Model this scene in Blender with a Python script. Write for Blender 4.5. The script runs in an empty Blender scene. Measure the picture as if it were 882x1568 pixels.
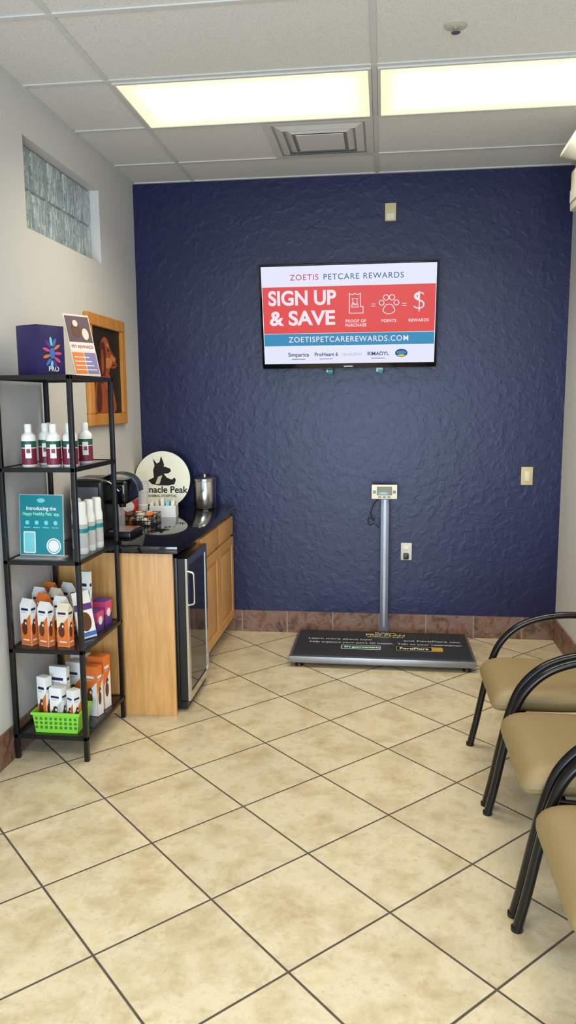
import bpy, bmesh, math, random
from mathutils import Matrix, Vector
random.seed(7)
PI=math.pi
D=5.225; XL=-1.694; XR=1.183; H=3.098; YF=-2.0

# ------------------------------------------------------------ materials
def lin(c):
    c=c/255.0
    return c/12.92 if c<=0.04045 else ((c+0.055)/1.055)**2.4
def S(r,g,b): return (lin(r),lin(g),lin(b),1.0)

def newmat(name):
    m=bpy.data.materials.new(name); m.use_nodes=True
    nt=m.node_tree; b=nt.nodes.get("Principled BSDF")
    return m,nt,b
class NT:
    def __init__(s,nt): s.nt=nt
    def n(s,t,**k):
        x=s.nt.nodes.new(t)
        for a,v in k.items(): setattr(x,a,v)
        return x
    def l(s,a,b): s.nt.links.new(a,b)
    def val(s,sock,v):
        if hasattr(v,'is_output') or isinstance(v,bpy.types.NodeSocket): s.l(v,sock)
        else: sock.default_value=v
    def math(s,op,a,b=None,c=None):
        x=s.n("ShaderNodeMath",operation=op)
        s.val(x.inputs[0],a)
        if b is not None: s.val(x.inputs[1],b)
        if c is not None: s.val(x.inputs[2],c)
        return x.outputs[0]
    def mix(s,f,a,b,mode='MIX'):
        x=s.n("ShaderNodeMix",data_type='RGBA',blend_type=mode)
        s.val(x.inputs[0],f); s.val(x.inputs[6],a); s.val(x.inputs[7],b)
        return x.outputs[2]
    def coord(s): return s.n("ShaderNodeTexCoord").outputs['Object']
    def noise(s,vec,scale,detail=3,rough=0.5,dist=0):
        x=s.n("ShaderNodeTexNoise"); s.l(vec,x.inputs['Vector'])
        x.inputs['Scale'].default_value=scale; x.inputs['Detail'].default_value=detail
        x.inputs['Roughness'].default_value=rough; x.inputs['Distortion'].default_value=dist
        return x.outputs['Fac']
    def ramp(s,f,stops):
        x=s.n("ShaderNodeValToRGB"); s.l(f,x.inputs[0]); cr=x.color_ramp
        while len(cr.elements)<len(stops): cr.elements.new(0.5)
        for e,(p,c) in zip(cr.elements,stops): e.position=p; e.color=c
        return x.outputs[0]
    def bump(s,h,strength,dist,b):
        x=s.n("ShaderNodeBump"); x.inputs['Strength'].default_value=strength; x.inputs['Distance'].default_value=dist
        s.l(h,x.inputs['Height']); s.l(x.outputs[0],b.inputs['Normal'])
    def vscale(s,vec,sc):
        x=s.n("ShaderNodeVectorMath",operation='MULTIPLY'); s.l(vec,x.inputs[0]); x.inputs[1].default_value=sc
        return x.outputs[0]

def M(name,col,rough=.5,metal=0,spec=.5,var=0.06,vscale=25,bump=0,coat=0,emis=0,alpha=None,trans=0):
    """simple procedural material with slight noise variation"""
    m,nt,b=newmat(name); N=NT(nt)
    co=N.coord()
    f=N.noise(co,vscale,2)
    dark=tuple(c*(1-var) for c in col[:3])+(1,); lt=tuple(min(1,c*(1+var)) for c in col[:3])+(1,)
    c=N.mix(f,dark,lt); N.l(c,b.inputs['Base Color'])
    b.inputs['Roughness'].default_value=rough; b.inputs['Metallic'].default_value=metal
    b.inputs['Specular IOR Level'].default_value=spec; b.inputs['Coat Weight'].default_value=coat
    b.inputs['Transmission Weight'].default_value=trans
    if emis: N.l(c,b.inputs['Emission Color']); b.inputs['Emission Strength'].default_value=emis
    if bump: N.bump(N.noise(co,vscale*8,2),bump,.002,b)
    return m
def EM(name,col,s=1.0):
    m,nt,b=newmat(name)
    b.inputs['Base Color'].default_value=(0.01,0.01,0.01,1)
    b.inputs['Emission Color'].default_value=col; b.inputs['Emission Strength'].default_value=s
    b.inputs['Roughness'].default_value=.4; b.inputs['Specular IOR Level'].default_value=.2
    return m

# floor tile
def floor_mat():
    m,nt,b=newmat("ceramic_floor_tile"); N=NT(nt)
    co=N.coord(); sp=N.n("ShaderNodeSeparateXYZ"); N.l(co,sp.inputs[0])
    X,Y=sp.outputs[0],sp.outputs[1]; T=.4156
    a=N.math('DIVIDE',N.math('SUBTRACT',N.math('MULTIPLY',N.math('ADD',X,Y),.70711),1.2103),T)
    c=N.math('DIVIDE',N.math('SUBTRACT',N.math('MULTIPLY',N.math('SUBTRACT',Y,X),.70711),1.5709),T)
    def edge(v):
        f=N.math('FRACT',v); return N.math('MINIMUM',f,N.math('SUBTRACT',1.0,f))
    e=N.math('MINIMUM',edge(a),edge(c))
    mask=N.n("ShaderNodeMapRange"); N.l(e,mask.inputs[0]); mask.inputs[1].default_value=.0070; mask.inputs[2].default_value=.0115
    mk=mask.outputs[0]
    cell=N.n("ShaderNodeCombineXYZ"); N.l(N.math('FLOOR',a),cell.inputs[0]); N.l(N.math('FLOOR',c),cell.inputs[1])
    wn=N.n("ShaderNodeTexWhiteNoise",noise_dimensions='3D'); N.l(cell.outputs[0],wn.inputs['Vector'])
    off=N.n("ShaderNodeVectorMath",operation='MULTIPLY_ADD'); N.l(wn.outputs['Color'],off.inputs[0]); off.inputs[1].default_value=(9,9,9); N.l(co,off.inputs[2])
    v=off.outputs[0]
    n1=N.noise(v,6.5,8,.70,.3); n2=N.noise(v,24,6,.74); n3=N.noise(v,70,3,.6)
    col=N.ramp(n1,[(.32,S(178,161,128)),(.45,S(195,180,149)),(.57,S(207,195,168)),(.72,S(199,179,138))])
    col=N.mix(N.math('MULTIPLY',N.ramp(n2,[(.53,(0,0,0,1)),(.66,(1,1,1,1))]),.38),col,S(168,140,98))
    col=N.mix(N.math('MULTIPLY',N.ramp(n3,[(.60,(0,0,0,1)),(.70,(1,1,1,1))]),.28),col,S(140,122,92))
    tint=N.math('MULTIPLY_ADD',wn.outputs['Value'],.08,.95)
    col=N.mix(1.0,col,tint,'MULTIPLY')
    g=N.mix(N.noise(co,30,3),S(58,50,46),S(84,74,66))
    N.l(N.mix(mk,g,col),b.inputs['Base Color'])
    N.l(N.math('MULTIPLY_ADD',mk,-.56,.85),b.inputs['Roughness'])
    b.inputs['Specular IOR Level'].default_value=.6
    h=N.math('ADD',N.math('MULTIPLY',mk,1.0),N.math('MULTIPLY',n2,.25))
    N.bump(h,.4,.003,b)
    return m
def slate_mat():
    m,nt,b=newmat("slate_baseboard_tile"); N=NT(nt)
    co=N.coord(); sp=N.n("ShaderNodeSeparateXYZ"); N.l(co,sp.inputs[0])
    s=N.math('DIVIDE',N.math('ADD',sp.outputs[0],sp.outputs[1]),.325)
    f=N.math('FRACT',s); e=N.math('MINIMUM',f,N.math('SUBTRACT',1.0,f))
    wn=N.n("ShaderNodeTexWhiteNoise",noise_dimensions='1D'); N.l(N.math('FLOOR',s),wn.inputs['W'])
    off=N.n("ShaderNodeVectorMath",operation='MULTIPLY_ADD'); N.l(wn.outputs['Color'],off.inputs[0]); off.inputs[1].default_value=(7,7,7); N.l(co,off.inputs[2])
    n=N.noise(off.outputs[0],11,7,.7,1.2)
    c=N.ramp(n,[(.30,S(50,46,52)),(.42,S(96,72,62)),(.50,S(136,92,66)),(.58,S(120,108,104)),(.66,S(128,80,54)),(.76,S(78,70,70))])
    mk=N.n("ShaderNodeMapRange"); N.l(e,mk.inputs[0]); mk.inputs[1].default_value=.008; mk.inputs[2].default_value=.014
    N.l(N.mix(mk.outputs[0],S(150,142,130),c),b.inputs['Base Color'])
    b.inputs['Roughness'].default_value=.45; N.bump(n,.6,.01,b)
    return m
def wall_mat(name,c1,c2,rough=.85,spec=.3,bs=.25,bsc=26):
    m,nt,b=newmat(name); N=NT(nt); co=N.coord()
    N.l(N.mix(N.noise(co,1.5,3),c1,c2),b.inputs['Base Color'])
    b.inputs['Roughness'].default_value=rough; b.inputs['Specular IOR Level'].default_value=spec
    h=N.ramp(N.noise(co,bsc,4,.55,.5),[(.42,(0,0,0,1)),(.68,(1,1,1,1))])
    N.bump(h,bs,.003,b)
    return m
def ceil_mat():
    m,nt,b=newmat("acoustic_ceiling_tile"); N=NT(nt); co=N.coord()
    n=N.noise(co,160,3,.7); n2=N.noise(co,2,2)
    c=N.mix(N.ramp(n,[(.36,(0,0,0,1)),(.48,(1,1,1,1))]),S(198,196,191),S(222,220,215))
    c=N.mix(N.math('MULTIPLY',n2,.12),c,S(208,205,194))
    N.l(c,b.inputs['Base Color']); b.inputs['Roughness'].default_value=.95; b.inputs['Specular IOR Level'].default_value=.1
    N.bump(n,.10,.002,b); return m
def wood_mat(name,c1,c2,axis=2,scale=1.0):
    m,nt,b=newmat(name); N=NT(nt); co=N.coord()
    sc=[14*scale]*3; sc[axis]=1.2*scale
    v=N.vscale(co,tuple(sc)); n=N.noise(v,2.2,5,.6,1.2)
    N.l(N.ramp(n,[(.3,c1),(.7,c2)]),b.inputs['Base Color'])
    b.inputs['Roughness'].default_value=.42; N.bump(n,.08,.002,b); return m
def granite_mat():
    m,nt,b=newmat("black_granite"); N=NT(nt); co=N.coord()
    n=N.noise(co,190,2,.6)
    N.l(N.ramp(n,[(.60,S(10,10,12)),(.74,S(70,70,76))]),b.inputs['Base Color'])
    b.inputs['Roughness'].default_value=.06; b.inputs['Specular IOR Level'].default_value=.6; return m
def glassblock_mat():
    m,nt,b=newmat("wavy_glass_block"); N=NT(nt); co=N.coord()
    v=N.vscale(co,(1,2.6,.6)); n=N.noise(v,9,3,.55,2.4)
    N.l(N.ramp(n,[(.30,S(122,140,142)),(.43,S(178,194,196)),(.50,S(138,156,158)),(.58,S(216,226,228)),(.70,S(166,182,184))]),b.inputs['Base Color'])
    b.inputs['Roughness'].default_value=.1; b.inputs['Coat Weight'].default_value=.5
    N.bump(n,.8,.02,b); return m
def lens_mat():
    m,nt,b=newmat("prismatic_light_lens"); N=NT(nt); co=N.coord()
    vo=N.n("ShaderNodeTexVoronoi"); N.l(co,vo.inputs['Vector']); vo.inputs['Scale'].default_value=75
    sp=N.n("ShaderNodeSeparateXYZ"); N.l(co,sp.inputs[0])
    # two tubes behind the lens give soft brighter bands, dimmer towards the fixture rim
    fy=N.math('FRACT',N.math('DIVIDE',N.math('SUBTRACT',sp.outputs[1],.559),.6096))
    fx=N.math('FRACT',N.math('DIVIDE',N.math('SUBTRACT',sp.outputs[0],-1.2726),1.219))
    def rim(f,w):
        e=N.math('MINIMUM',f,N.math('SUBTRACT',1.0,f))
        r=N.n("ShaderNodeMapRange",interpolation_type='SMOOTHSTEP'); N.l(e,r.inputs[0]); r.inputs[1].default_value=.03; r.inputs[2].default_value=w; return r.outputs[0]
    k=N.math('MULTIPLY',rim(fy,.22),rim(fx,.11))
    st=N.math('MULTIPLY',N.math('MULTIPLY_ADD',k,.22,.94),N.math('MULTIPLY_ADD',vo.outputs['Distance'],.10,.96))
    b.inputs['Base Color'].default_value=S(120,118,108)
    N.l(N.mix(k,(1.0,.93,.62,1),(1.0,.985,.82,1)),b.inputs['Emission Color'])
    N.l(st,b.inputs['Emission Strength']); b.inputs['Roughness'].default_value=.5
    return m

m_floor=floor_mat(); m_slate=slate_mat()
m_navy=wall_mat("navy_wall_paint",S(12,18,62),S(15,21,69),.40,.50,.34,20)
m_white=wall_mat("white_wall_paint",S(204,202,199),S(211,209,205),.8,.3,.12)
m_ceil=ceil_mat(); m_grid=M("ceiling_grid_metal",S(205,205,199),.5)
m_lens=lens_mat(); m_fixt=M("fixture_white_metal",S(208,207,200),.5)
m_maple=wood_mat("maple_wood",S(196,142,78),S(220,170,106)); m_mapleY=wood_mat("maple_wood_side",S(188,134,76),S(212,160,98))
m_granite=granite_mat(); m_glassb=glassblock_mat(); m_mortar=M("block_mortar",S(200,204,198),.8)
m_blackmetal=M("black_powder_coat",S(24,23,24),.38,.3); m_blackp=M("black_plastic",S(18,18,20),.35)
m_blackgl=M("black_gloss",S(10,10,12),.08,0,.6); m_mat=M("rubber_mat",S(40,40,46),.55,bump=.3)
m_alu=M("brushed_aluminium",S(150,150,152),.38,.85); m_steel=M("stainless_steel",S(212,210,206),.2,1.0); m_gray=M("grey_paint_metal",S(112,115,124),.4,.3)
m_shelfglass=M("dark_glass_shelf",S(26,28,30),.08,0,.7)
m_vinyl=M("tan_vinyl",S(136,117,80),.5,bump=.15,vscale=60); m_tubeblk=M("black_tube",S(15,15,17),.22,.2,.5)
m_beige=M("beige_plastic",S(206,188,138),.5); m_ivory=M("ivory_plastic",S(222,214,190),.5); m_wplast=M("white_plastic",S(228,228,224),.4)
m_offw=M("aged_white_plastic",S(188,184,168),.5)
m_maroon=M("maroon_label",S(120,28,52),.5); m_green=M("green_label",S(30,84,66),.5)
m_teal=M("teal_print",S(16,128,138),.4); m_tealL=M("teal_light_print",S(120,200,205),.4); m_orange=M("orange_print",S(216,112,44),.45)
m_lime=M("lime_plastic",S(130,205,60),.4); m_purple=M("purple_print",S(90,50,130),.45); m_navyp=M("navy_print",S(34,26,84),.35)
m_pink=M("pink_print",S(205,70,120),.45); m_red=M("red_print",S(190,40,40),.45); m_brown=M("brown_print",S(92,54,34),.6)
m_paper=M("white_paper",S(226,226,222),.6); m_cream=M("cream_print",S(220,205,180),.6); m_blue=M("blue_print",S(60,110,180),.5)
m_lcd=M("lcd_screen",S(120,132,116),.2); m_darkgl=M("cooler_glass",S(22,23,27),.05,0,.7)
m_ltgray=M("light_grey_print",S(180,182,180),.5)
m_orwood=wood_mat("orange_wood_frame",S(192,124,48),S(222,158,78)); m_pic=wall_mat("painting_dark",S(22,22,18),S(58,44,26),.5,.3,.0)
m_dog=M("painting_chestnut",S(160,78,40),.5,var=.45,vscale=14); m_dogd=M("painting_chestnut_dark",S(84,40,24),.5,var=.4,vscale=16)
m_dogl=M("painting_chestnut_light",S(206,130,76),.5,var=.35,vscale=16)
def clear_mat():
    m,nt,b=newmat("clear_acrylic"); b.inputs['Base Color'].default_value=(.85,.9,.92,1); b.inputs['Alpha'].default_value=.28
    b.inputs['Roughness'].default_value=.05; return m
m_clear=clear_mat()

# ------------------------------------------------------------ geometry helpers
class G:
    def __init__(s,name,loc=(0,0,0)):
        s.e=bpy.data.objects.new(name,None); s.e.empty_display_size=.05
        s.e.location=loc; bpy.context.collection.objects.link(s.e)
        s.inv=Matrix.Translation(-Vector(loc))
    def add(s,o): o.parent=s.e; o.matrix_parent_inverse=s.inv; return o
def fin(bm,name,mat,g=None,Mx=None,smooth=False,recalc=True):
    if recalc: bmesh.ops.recalc_face_normals(bm,faces=bm.faces[:])
    if Mx is not None: bm.transform(Mx)
    me=bpy.data.meshes.new(name); bm.to_mesh(me); bm.free()
    if smooth:
        for p in me.polygons: p.use_smooth=True
        try: me.set_sharp_from_angle(angle=math.radians(42))
        except Exception: pass
    me.materials.append(mat)
    o=bpy.data.objects.new(name,me); bpy.context.collection.objects.link(o)
    if g: g.add(o)
    return o
def bx(bm,x0,x1,y0,y1,z0,z1):
    r=bmesh.ops.create_cube(bm,size=1.0)
    for v in r['verts']:
        v.co=Vector(((x0+x1)/2+v.co.x*(x1-x0),(y0+y1)/2+v.co.y*(y1-y0),(z0+z1)/2+v.co.z*(z1-z0)))
    return r['verts']
def box(g,name,x0,x1,y0,y1,z0,z1,mat,bev=0,Mx=None,seg=2):
    bm=bmesh.new(); bx(bm,x0,x1,y0,y1,z0,z1)
    if bev: bmesh.ops.bevel(bm,geom=bm.edges[:],offset=bev,segments=seg,affect='EDGES',profile=.6)
    return fin(bm,name,mat,g,Mx,smooth=bool(bev))
def boxes(g,name,lst,mat,Mx=None,bev=0):
    bm=bmesh.new()
    for b in lst: bx(bm,*b)
    if bev: bmesh.ops.bevel(bm,geom=bm.edges[:],offset=bev,segments=2,affect='EDGES')
    return fin(bm,name,mat,g,Mx,smooth=bool(bev))
def lathe(g,name,prof,mat,Mx=None,n=28):
    bm=bmesh.new(); rings=[]
    for r,z in prof:
        if r<1e-5: rings.append([bm.verts.new((0,0,z))])
        else: rings.append([bm.verts.new((r*math.cos(2*PI*i/n),r*math.sin(2*PI*i/n),z)) for i in range(n)])
    for A,B in zip(rings,rings[1:]):
        for i in range(n):
            j=(i+1)%n
            if len(A)==1 and len(B)==1: continue
            if len(A)==1: bm.faces.new((A[0],B[i],B[j]))
            elif len(B)==1: bm.faces.new((A[i],A[j],B[0]))
            else: bm.faces.new((A[i],A[j],B[j],B[i]))
    if len(rings[0])>1: bm.faces.new(rings[0])
    if len(rings[-1])>1: bm.faces.new(rings[-1])
    return fin(bm,name,mat,g,Mx,smooth=True)
def T(x,y,z): return Matrix.Translation((x,y,z))
def RZ(a): return Matrix.Rotation(a,4,'Z')
def frame(o,xd,yd):
    x=Vector(xd).normalized(); y=Vector(yd).normalized(); z=x.cross(y)
    m=Matrix.Identity(4)
    for i,v in enumerate((x,y,z)):
        for j in range(3): m[j][i]=v[j]
    for j in range(3): m[j][3]=o[j]
    return m
def catmull(pts,k=6):
    P=[Vector(p) for p in pts]; P=[P[0]*2-P[1]]+P+[P[-1]*2-P[-2]]; out=[]
    for i in range(1,len(P)-2):
        for j in range(k):
            t=j/k; a,b,c,d=P[i-1],P[i],P[i+1],P[i+2]
            out.append(.5*((2*b)+(c-a)*t+(2*a-5*b+4*c-d)*t*t+(3*b-a-3*c+d)*t**3))
    out.append(P[-2]); return out
def smoothpoly(pts,k=5):
    n=len(pts); out=[]
    P=[Vector((x,y)) for x,y in pts]
    for i in range(n):
        a,b,c,d=P[i-1],P[i],P[(i+1)%n],P[(i+2)%n]
        for j in range(k):
            t=j/k; q=.5*((2*b)+(c-a)*t+(2*a-5*b+4*c-d)*t*t+(3*b-a-3*c+d)*t**3); out.append((q.x,q.y))
    return out
def sweep(g,name,pts,ra,rb,mat,side=(0,1,0),Mx=None,k=6,n=14,smoothpath=True):
    """oval tube: ra half-width along 'side', rb half-thickness perpendicular"""
    P=catmull(pts,k) if smoothpath else [Vector(p) for p in pts]
    bm=bmesh.new(); rings=[]; sd=Vector(side).normalized()
    for i,p in enumerate(P):
        t=(P[min(i+1,len(P)-1)]-P[max(i-1,0)]).normalized()
        s=(sd-t*sd.dot(t)).normalized(); nn=t.cross(s)
        rings.append([bm.verts.new(p+s*ra*math.cos(2*PI*j/n)+nn*rb*math.sin(2*PI*j/n)) for j in range(n)])
    for A,B in zip(rings,rings[1:]):
        for j in range(n): bm.faces.new((A[j],A[(j+1)%n],B[(j+1)%n],B[j]))
    bm.faces.new(rings[0]); bm.faces.new(rings[-1])
    return fin(bm,name,mat,g,Mx,smooth=True)
def prism(g,name,poly,h,mat,Mx=None,bev=0,smooth=False):
    """poly in local xy, extruded 0..h along z"""
    bm=bmesh.new(); A=[bm.verts.new((x,y,0)) for x,y in poly]; B=[bm.verts.new((x,y,h)) for x,y in poly]
    bm.faces.new(A[::-1]); bm.faces.new(B); n=len(poly)
    for i in range(n): bm.faces.new((A[i],A[(i+1)%n],B[(i+1)%n],B[i]))
    if bev: bmesh.ops.bevel(bm,geom=bm.edges[:],offset=bev,segments=3,affect='EDGES')
    return fin(bm,name,mat,g,Mx,smooth=smooth or bool(bev))
def disc(g,name,cx,cy,rx,ry,z,mat,Mx,rot=0,n=32,h=.0006):
    pts=[]
    for i in range(n):
        a=2*PI*i/n; x=rx*math.cos(a); y=ry*math.sin(a)
        pts.append((cx+x*math.cos(rot)-y*math.sin(rot),cy+x*math.sin(rot)+y*math.cos(rot)))
    return prism(g,name,pts,h,mat,Mx@T(0,0,z))
def ring(g,name,cx,cy,r,w,z,mat,Mx,n=36):
    bm=bmesh.new(); A=[];B=[]
    for i in range(n):
        a=2*PI*i/n; A.append(bm.verts.new((cx+r*math.cos(a),cy+r*math.sin(a),z))); B.append(bm.verts.new((cx+(r-w)*math.cos(a),cy+(r-w)*math.sin(a),z)))
    for i in range(n): bm.faces.new((A[i],A[(i+1)%n],B[(i+1)%n],B[i]))
    return fin(bm,name,mat,g,Mx)
def text(g,name,body,size,Mx,x,y,z,mat,align='CENTER',bold=0,sx=1.0,space=1.0,width=None):
    c=bpy.data.curves.new(name,'FONT'); c.body=body; c.size=size; c.align_x=align; c.align_y='CENTER'
    c.offset=bold*size; c.space_character=space; c.extrude=.0002
    o=bpy.data.objects.new(name+"_c",c); bpy.context.collection.objects.link(o)
    bpy.context.view_layer.update()
    dg=bpy.context.evaluated_depsgraph_get()
    me=bpy.data.meshes.new_from_object(o.evaluated_get(dg))
    if width:
        xs=[v.co.x for v in me.vertices]; sx=width/(max(xs)-min(xs))
    bpy.data.objects.remove(o); me.name=name
    me.transform(Mx@T(x,y,z)@Matrix.Diagonal((sx,1,1,1)))
    me.materials.clear(); me.materials.append(mat)
    p=bpy.data.objects.new(name,me); bpy.context.collection.objects.link(p)
    if g: g.add(p)
    return p
def rrect(x0,x1,y0,y1,r,n=5):
    P=[]
    for cx,cy,a0 in ((x1-r,y1-r,0),(x0+r,y1-r,PI/2),(x0+r,y0+r,PI),(x1-r,y0+r,1.5*PI)):
        for i in range(n+1):
            a=a0+PI/2*i/n; P.append((cx+r*math.cos(a),cy+r*math.sin(a)))
    return P

# ------------------------------------------------------------ room shell
box(None,"floor",XL-.12,XR+.12,YF-.12,D+.12,-.10,0,m_floor)
box(None,"ceiling",XL-.12,XR+.12,YF-.12,D+.12,H,H+.1,m_ceil)
box(None,"wall_back",XL-.12,XR+.12,D,D+.12,0,H,m_navy)
box(None,"wall_right",XR,XR+.12,YF-.12,D,0,H,m_white)
WY0,WY1,WZ0,WZ1=3.60,4.575,2.465,2.885
boxes(None,"wall_left",[(XL-.12,XL,YF-.12,WY0,0,H),(XL-.12,XL,WY1,D,0,H),(XL-.12,XL,WY0,WY1,0,WZ0),(XL-.12,XL,WY0,WY1,WZ1,H)],m_white)
boxes(None,"wall_front",[(XL,XR,YF-.12,YF,0,.35),(XL,XR,YF-.12,YF,2.75,H),(XL,XL+.15,YF-.12,YF,.35,2.75),(XR-.15,XR,YF-.12,YF,.35,2.75)],m_white)
# storefront glazing frame behind the viewer
g=G("window_2",(0,YF-.06,1.5))
boxes(g,"mullions",[(x-.025,x+.025,YF-.10,YF-.02,.35,2.75) for x in (XL+.175,-.75,.25,XR-.175)]+[(XL+.15,XR-.15,YF-.10,YF-.02,z-.025,z+.025) for z in (.375,2.725)],m_alu)
# baseboards
BH=.155
box(None,"baseboard_back",XL+.012,XR-.012,D-.012,D-.0005,0,BH,m_slate)
box(None,"baseboard_left",XL+.0005,XL+.012,YF,D-.0005,0,BH,m_slate)
box(None,"baseboard_right",XR-.012,XR-.0005,YF,D-.0005,0,BH,m_slate)

# ceiling grid
XG=[-1.2726,-.0536,1.1654]; YG=[4.2164+.6096*k for k in range(-10,2)]
tb=.012
lst=[(x-tb,x+tb,YF,D,H-.006,H-.0005) for x in XG]+[(XL,XR,y-tb,y+tb,H-.0065,H-.0005) for y in YG if y>YF]
lst+=[(XL,XL+.02,YF,D,H-.0068,H-.0005),(XR-.02,XR,YF,D,H-.0068,H-.0005),(XL,XR,D-.02,D,H-.0069,H-.0005)]
boxes(None,"trim_ceiling_grid",lst,m_grid)
# light fixtures
def fixture(x0,y0,W):
    x1=x0+1.219; y1=y0+.6096; g=G("fluorescent_ceiling_light",((x0+x1)/2,(y0+y1)/2,H-.01))
    a=.014; f=.014
    boxes(g,"frame",[(x0+a,x1-a,y0+a,y0+a+f,H-.014,H-.0007),(x0+a,x1-a,y1-a-f,y1-a,H-.014,H-.0007),
                     (x0+a,x0+a+f,y0+a+f,y1-a-f,H-.014,H-.0007),(x1-a-f,x1-a,y0+a+f,y1-a-f,H-.014,H-.0007)],m_fixt)
    box(g,"lens",x0+a+f,x1-a-f,y0+a+f,y1-a-f,H-.010,H-.001,m_lens)
    l=bpy.data.lights.new("tube_lamp",'AREA'); l.shape='RECTANGLE'; l.size=1.10; l.size_y=.50; l.energy=W; l.color=(1,.90,.66)
    l.spread=math.radians(138)   # prismatic lens cuts off high-angle light
    o=bpy.data.objects.new("tube_lamp",l); o.location=((x0+x1)/2,(y0+y1)/2,H-.03); bpy.context.collection.objects.link(o); g.add(o)
for x0 in (-1.2726,-.0536):
    fixture(x0,4.2164-.6096,18)
    fixture(x0,4.2164-.6096*6,18)  # unseen second pair out of view, added for extra light
# supply air vent
g=G("ceiling_air_vent",(-.36,4.52,H))
def sqring(name,o1,i1,z1,z2,cx=-.36,cy=4.521):
    bm=bmesh.new()
    def sq(h,z): return [bm.verts.new((cx+sx*h,cy+sy*h,z)) for sx,sy in ((-1,-1),(1,-1),(1,1),(-1,1))]
    A=sq(o1,z1);B=sq(i1,z2);C=sq(i1+.004,z2+.003);Dq=sq(o1,z1+.004)
    for P,Q in ((A,B),(B,C),(C,Dq)):
        for i in range(4): bm.faces.new((P[i],P[(i+1)%4],Q[(i+1)%4],Q[i]))
    fin(bm,name,m_fixt,g)
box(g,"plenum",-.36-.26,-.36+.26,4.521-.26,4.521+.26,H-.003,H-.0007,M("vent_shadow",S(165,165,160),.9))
sqring("outer_flange",.292,.250,H-.007,H-.009); sqring("louver_1",.238,.196,H-.006,H-.020); sqring("louver_2",.184,.150,H-.006,H-.022)
box(g,"centre_plate",-.36-.13,-.36+.13,4.521-.13,4.521+.13,H-.024,H-.020,m_fixt)
boxes(g,"stems",[(-.36-.13,-.36+.13,4.521-.003,4.521+.003,H-.021,H-.004)],m_fixt)
# sprinkler
g=G("fire_sprinkler",(.27,3.30,H))
lathe(g,"escutcheon",[(.0,0),(.045,0),(.045,-.004),(.026,-.010),(.018,-.010),(0,-.010)],m_offw,T(.27,3.30,H-.0005))
lathe(g,"head",[(0,0),(.010,0),(.010,-.010),(.004,-.012),(.004,-.016),(.018,-.017),(.018,-.019),(0,-.019)],m_steel,T(.27,3.30,H-.009))

# glass block window
g=G("window_1",(XL-.06,(WY0+WY1)/2,(WZ0+WZ1)/2))
bwid=(WY1-WY0)/5; bh=(WZ1-WZ0)/2
box(g,"mortar",XL-.118,XL-.072,WY0+.001,WY1-.001,WZ0+.001,WZ1-.001,m_mortar)
for i in range(5):
    for j in range(2):
        y=WY0+i*bwid; z=WZ0+j*bh
        box(g,"glass_block_%d"%(i*2+j),XL-.10,XL-.055,y+.006,y+bwid-.006,z+.006,z+bh-.006,m_glassb,.010)

# ------------------------------------------------------------ TV
tilt=math.radians(12.3)
MT=frame((-.23,5.045,2.175),(1,0,0),(0,-math.sin(tilt),math.cos(tilt)))
g=G("wall_mounted_television",(-.23,5.05,2.175))
W2,H2=.572,.332
box(g,"bezel",-W2,W2,-H2,H2,-.028,0,m_blackgl,.006,MT)
box(g,"rear_housing",-.42,.42,-.25,.22,-.068,-.026,m_blackp,.015,MT)
box(g,"wall_bracket",-.33,.11,5.13,5.2245,2.00,2.28,m_blackp)
e_w=EM("screen_white",S(226,228,248)); e_r=EM("screen_red",S(222,68,64)); e_t=EM("screen_teal",S(40,136,182)); e_nv=EM("screen_navy",S(30,50,100))
e_wt=EM("screen_text_white",S(240,225,235)); e_rt=EM("screen_text_red",S(190,60,80)); e_gr=EM("screen_text_grey",S(120,125,135)); e_tl=EM("screen_text_teal",S(30,100,140)); e_y=EM("screen_yellow",S(220,200,40)); e_lg=EM("screen_text_lightgrey",S(185,190,200))
sx0,sx1,sy0,sy1=-.556,.556,-.300,.318; SH=sy1-sy0; SW=sx1-sx0
def Yv(f): return sy1-SH*f
def Xv(f): return sx0+SW*f
z=.0005
box(g,"screen_band_top",sx0,sx1,Yv(.205),Yv(0),-.001,z,e_w,0,MT)
box(g,"screen_band_mid",sx0,sx1,Yv(.815),Yv(.205),-.001,z-.0003,e_w,0,MT)
box(g,"screen_band_red",sx0+.004,sx1-.004,Yv(.680),Yv(.205),-.001,z,e_r,0,MT)
box(g,"screen_band_teal",sx0+.004,sx1-.004,Yv(.810),Yv(.685),-.001,z,e_t,0,MT)
box(g,"screen_band_bottom",sx0,sx1,Yv(1),Yv(.815),-.001,z,e_w,0,MT)
z=.0012
text(g,"title_a","ZOETIS",.050,MT,Xv(.250),Yv(.115),z,e_rt,space=1.15,bold=.006,width=.165*SW)
text(g,"title_b","PETCARE REWARDS",.050,MT,Xv(.588),Yv(.115),z,e_tl,space=1.15,bold=.006,width=.455*SW)
text(g,"headline_a","SIGN UP",.125,MT,Xv(.233),Yv(.325),z,e_wt,'CENTER',.030,width=.395*SW)
text(g,"headline_b","& SAVE",.125,MT,Xv(.233),Yv(.53),z,e_wt,'CENTER',.030,width=.385*SW)
text(g,"url","ZOETISPETCAREREWARDS.COM",.050,MT,Xv(.50),Yv(.748),z,e_wt,bold=.008,space=1.15,width=.70*SW)
text(g,"label_a","PROOF OF\nPURCHASE",.026,MT,Xv(.545),Yv(.585),z,e_wt,bold=.02,space=1.1)
text(g,"label_b","POINTS",.026,MT,Xv(.735),Yv(.567),z,e_wt,bold=.02,space=1.1)
text(g,"label_c","REWARDS",.026,MT,Xv(.905),Yv(.567),z,e_wt,bold=.02,space=1.1)
text(g,"eq_a","=",.06,MT,Xv(.645),Yv(.41),z,e_wt,bold=-.008); text(g,"eq_b","=",.06,MT,Xv(.822),Yv(.41),z,e_wt,bold=-.008)
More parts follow.
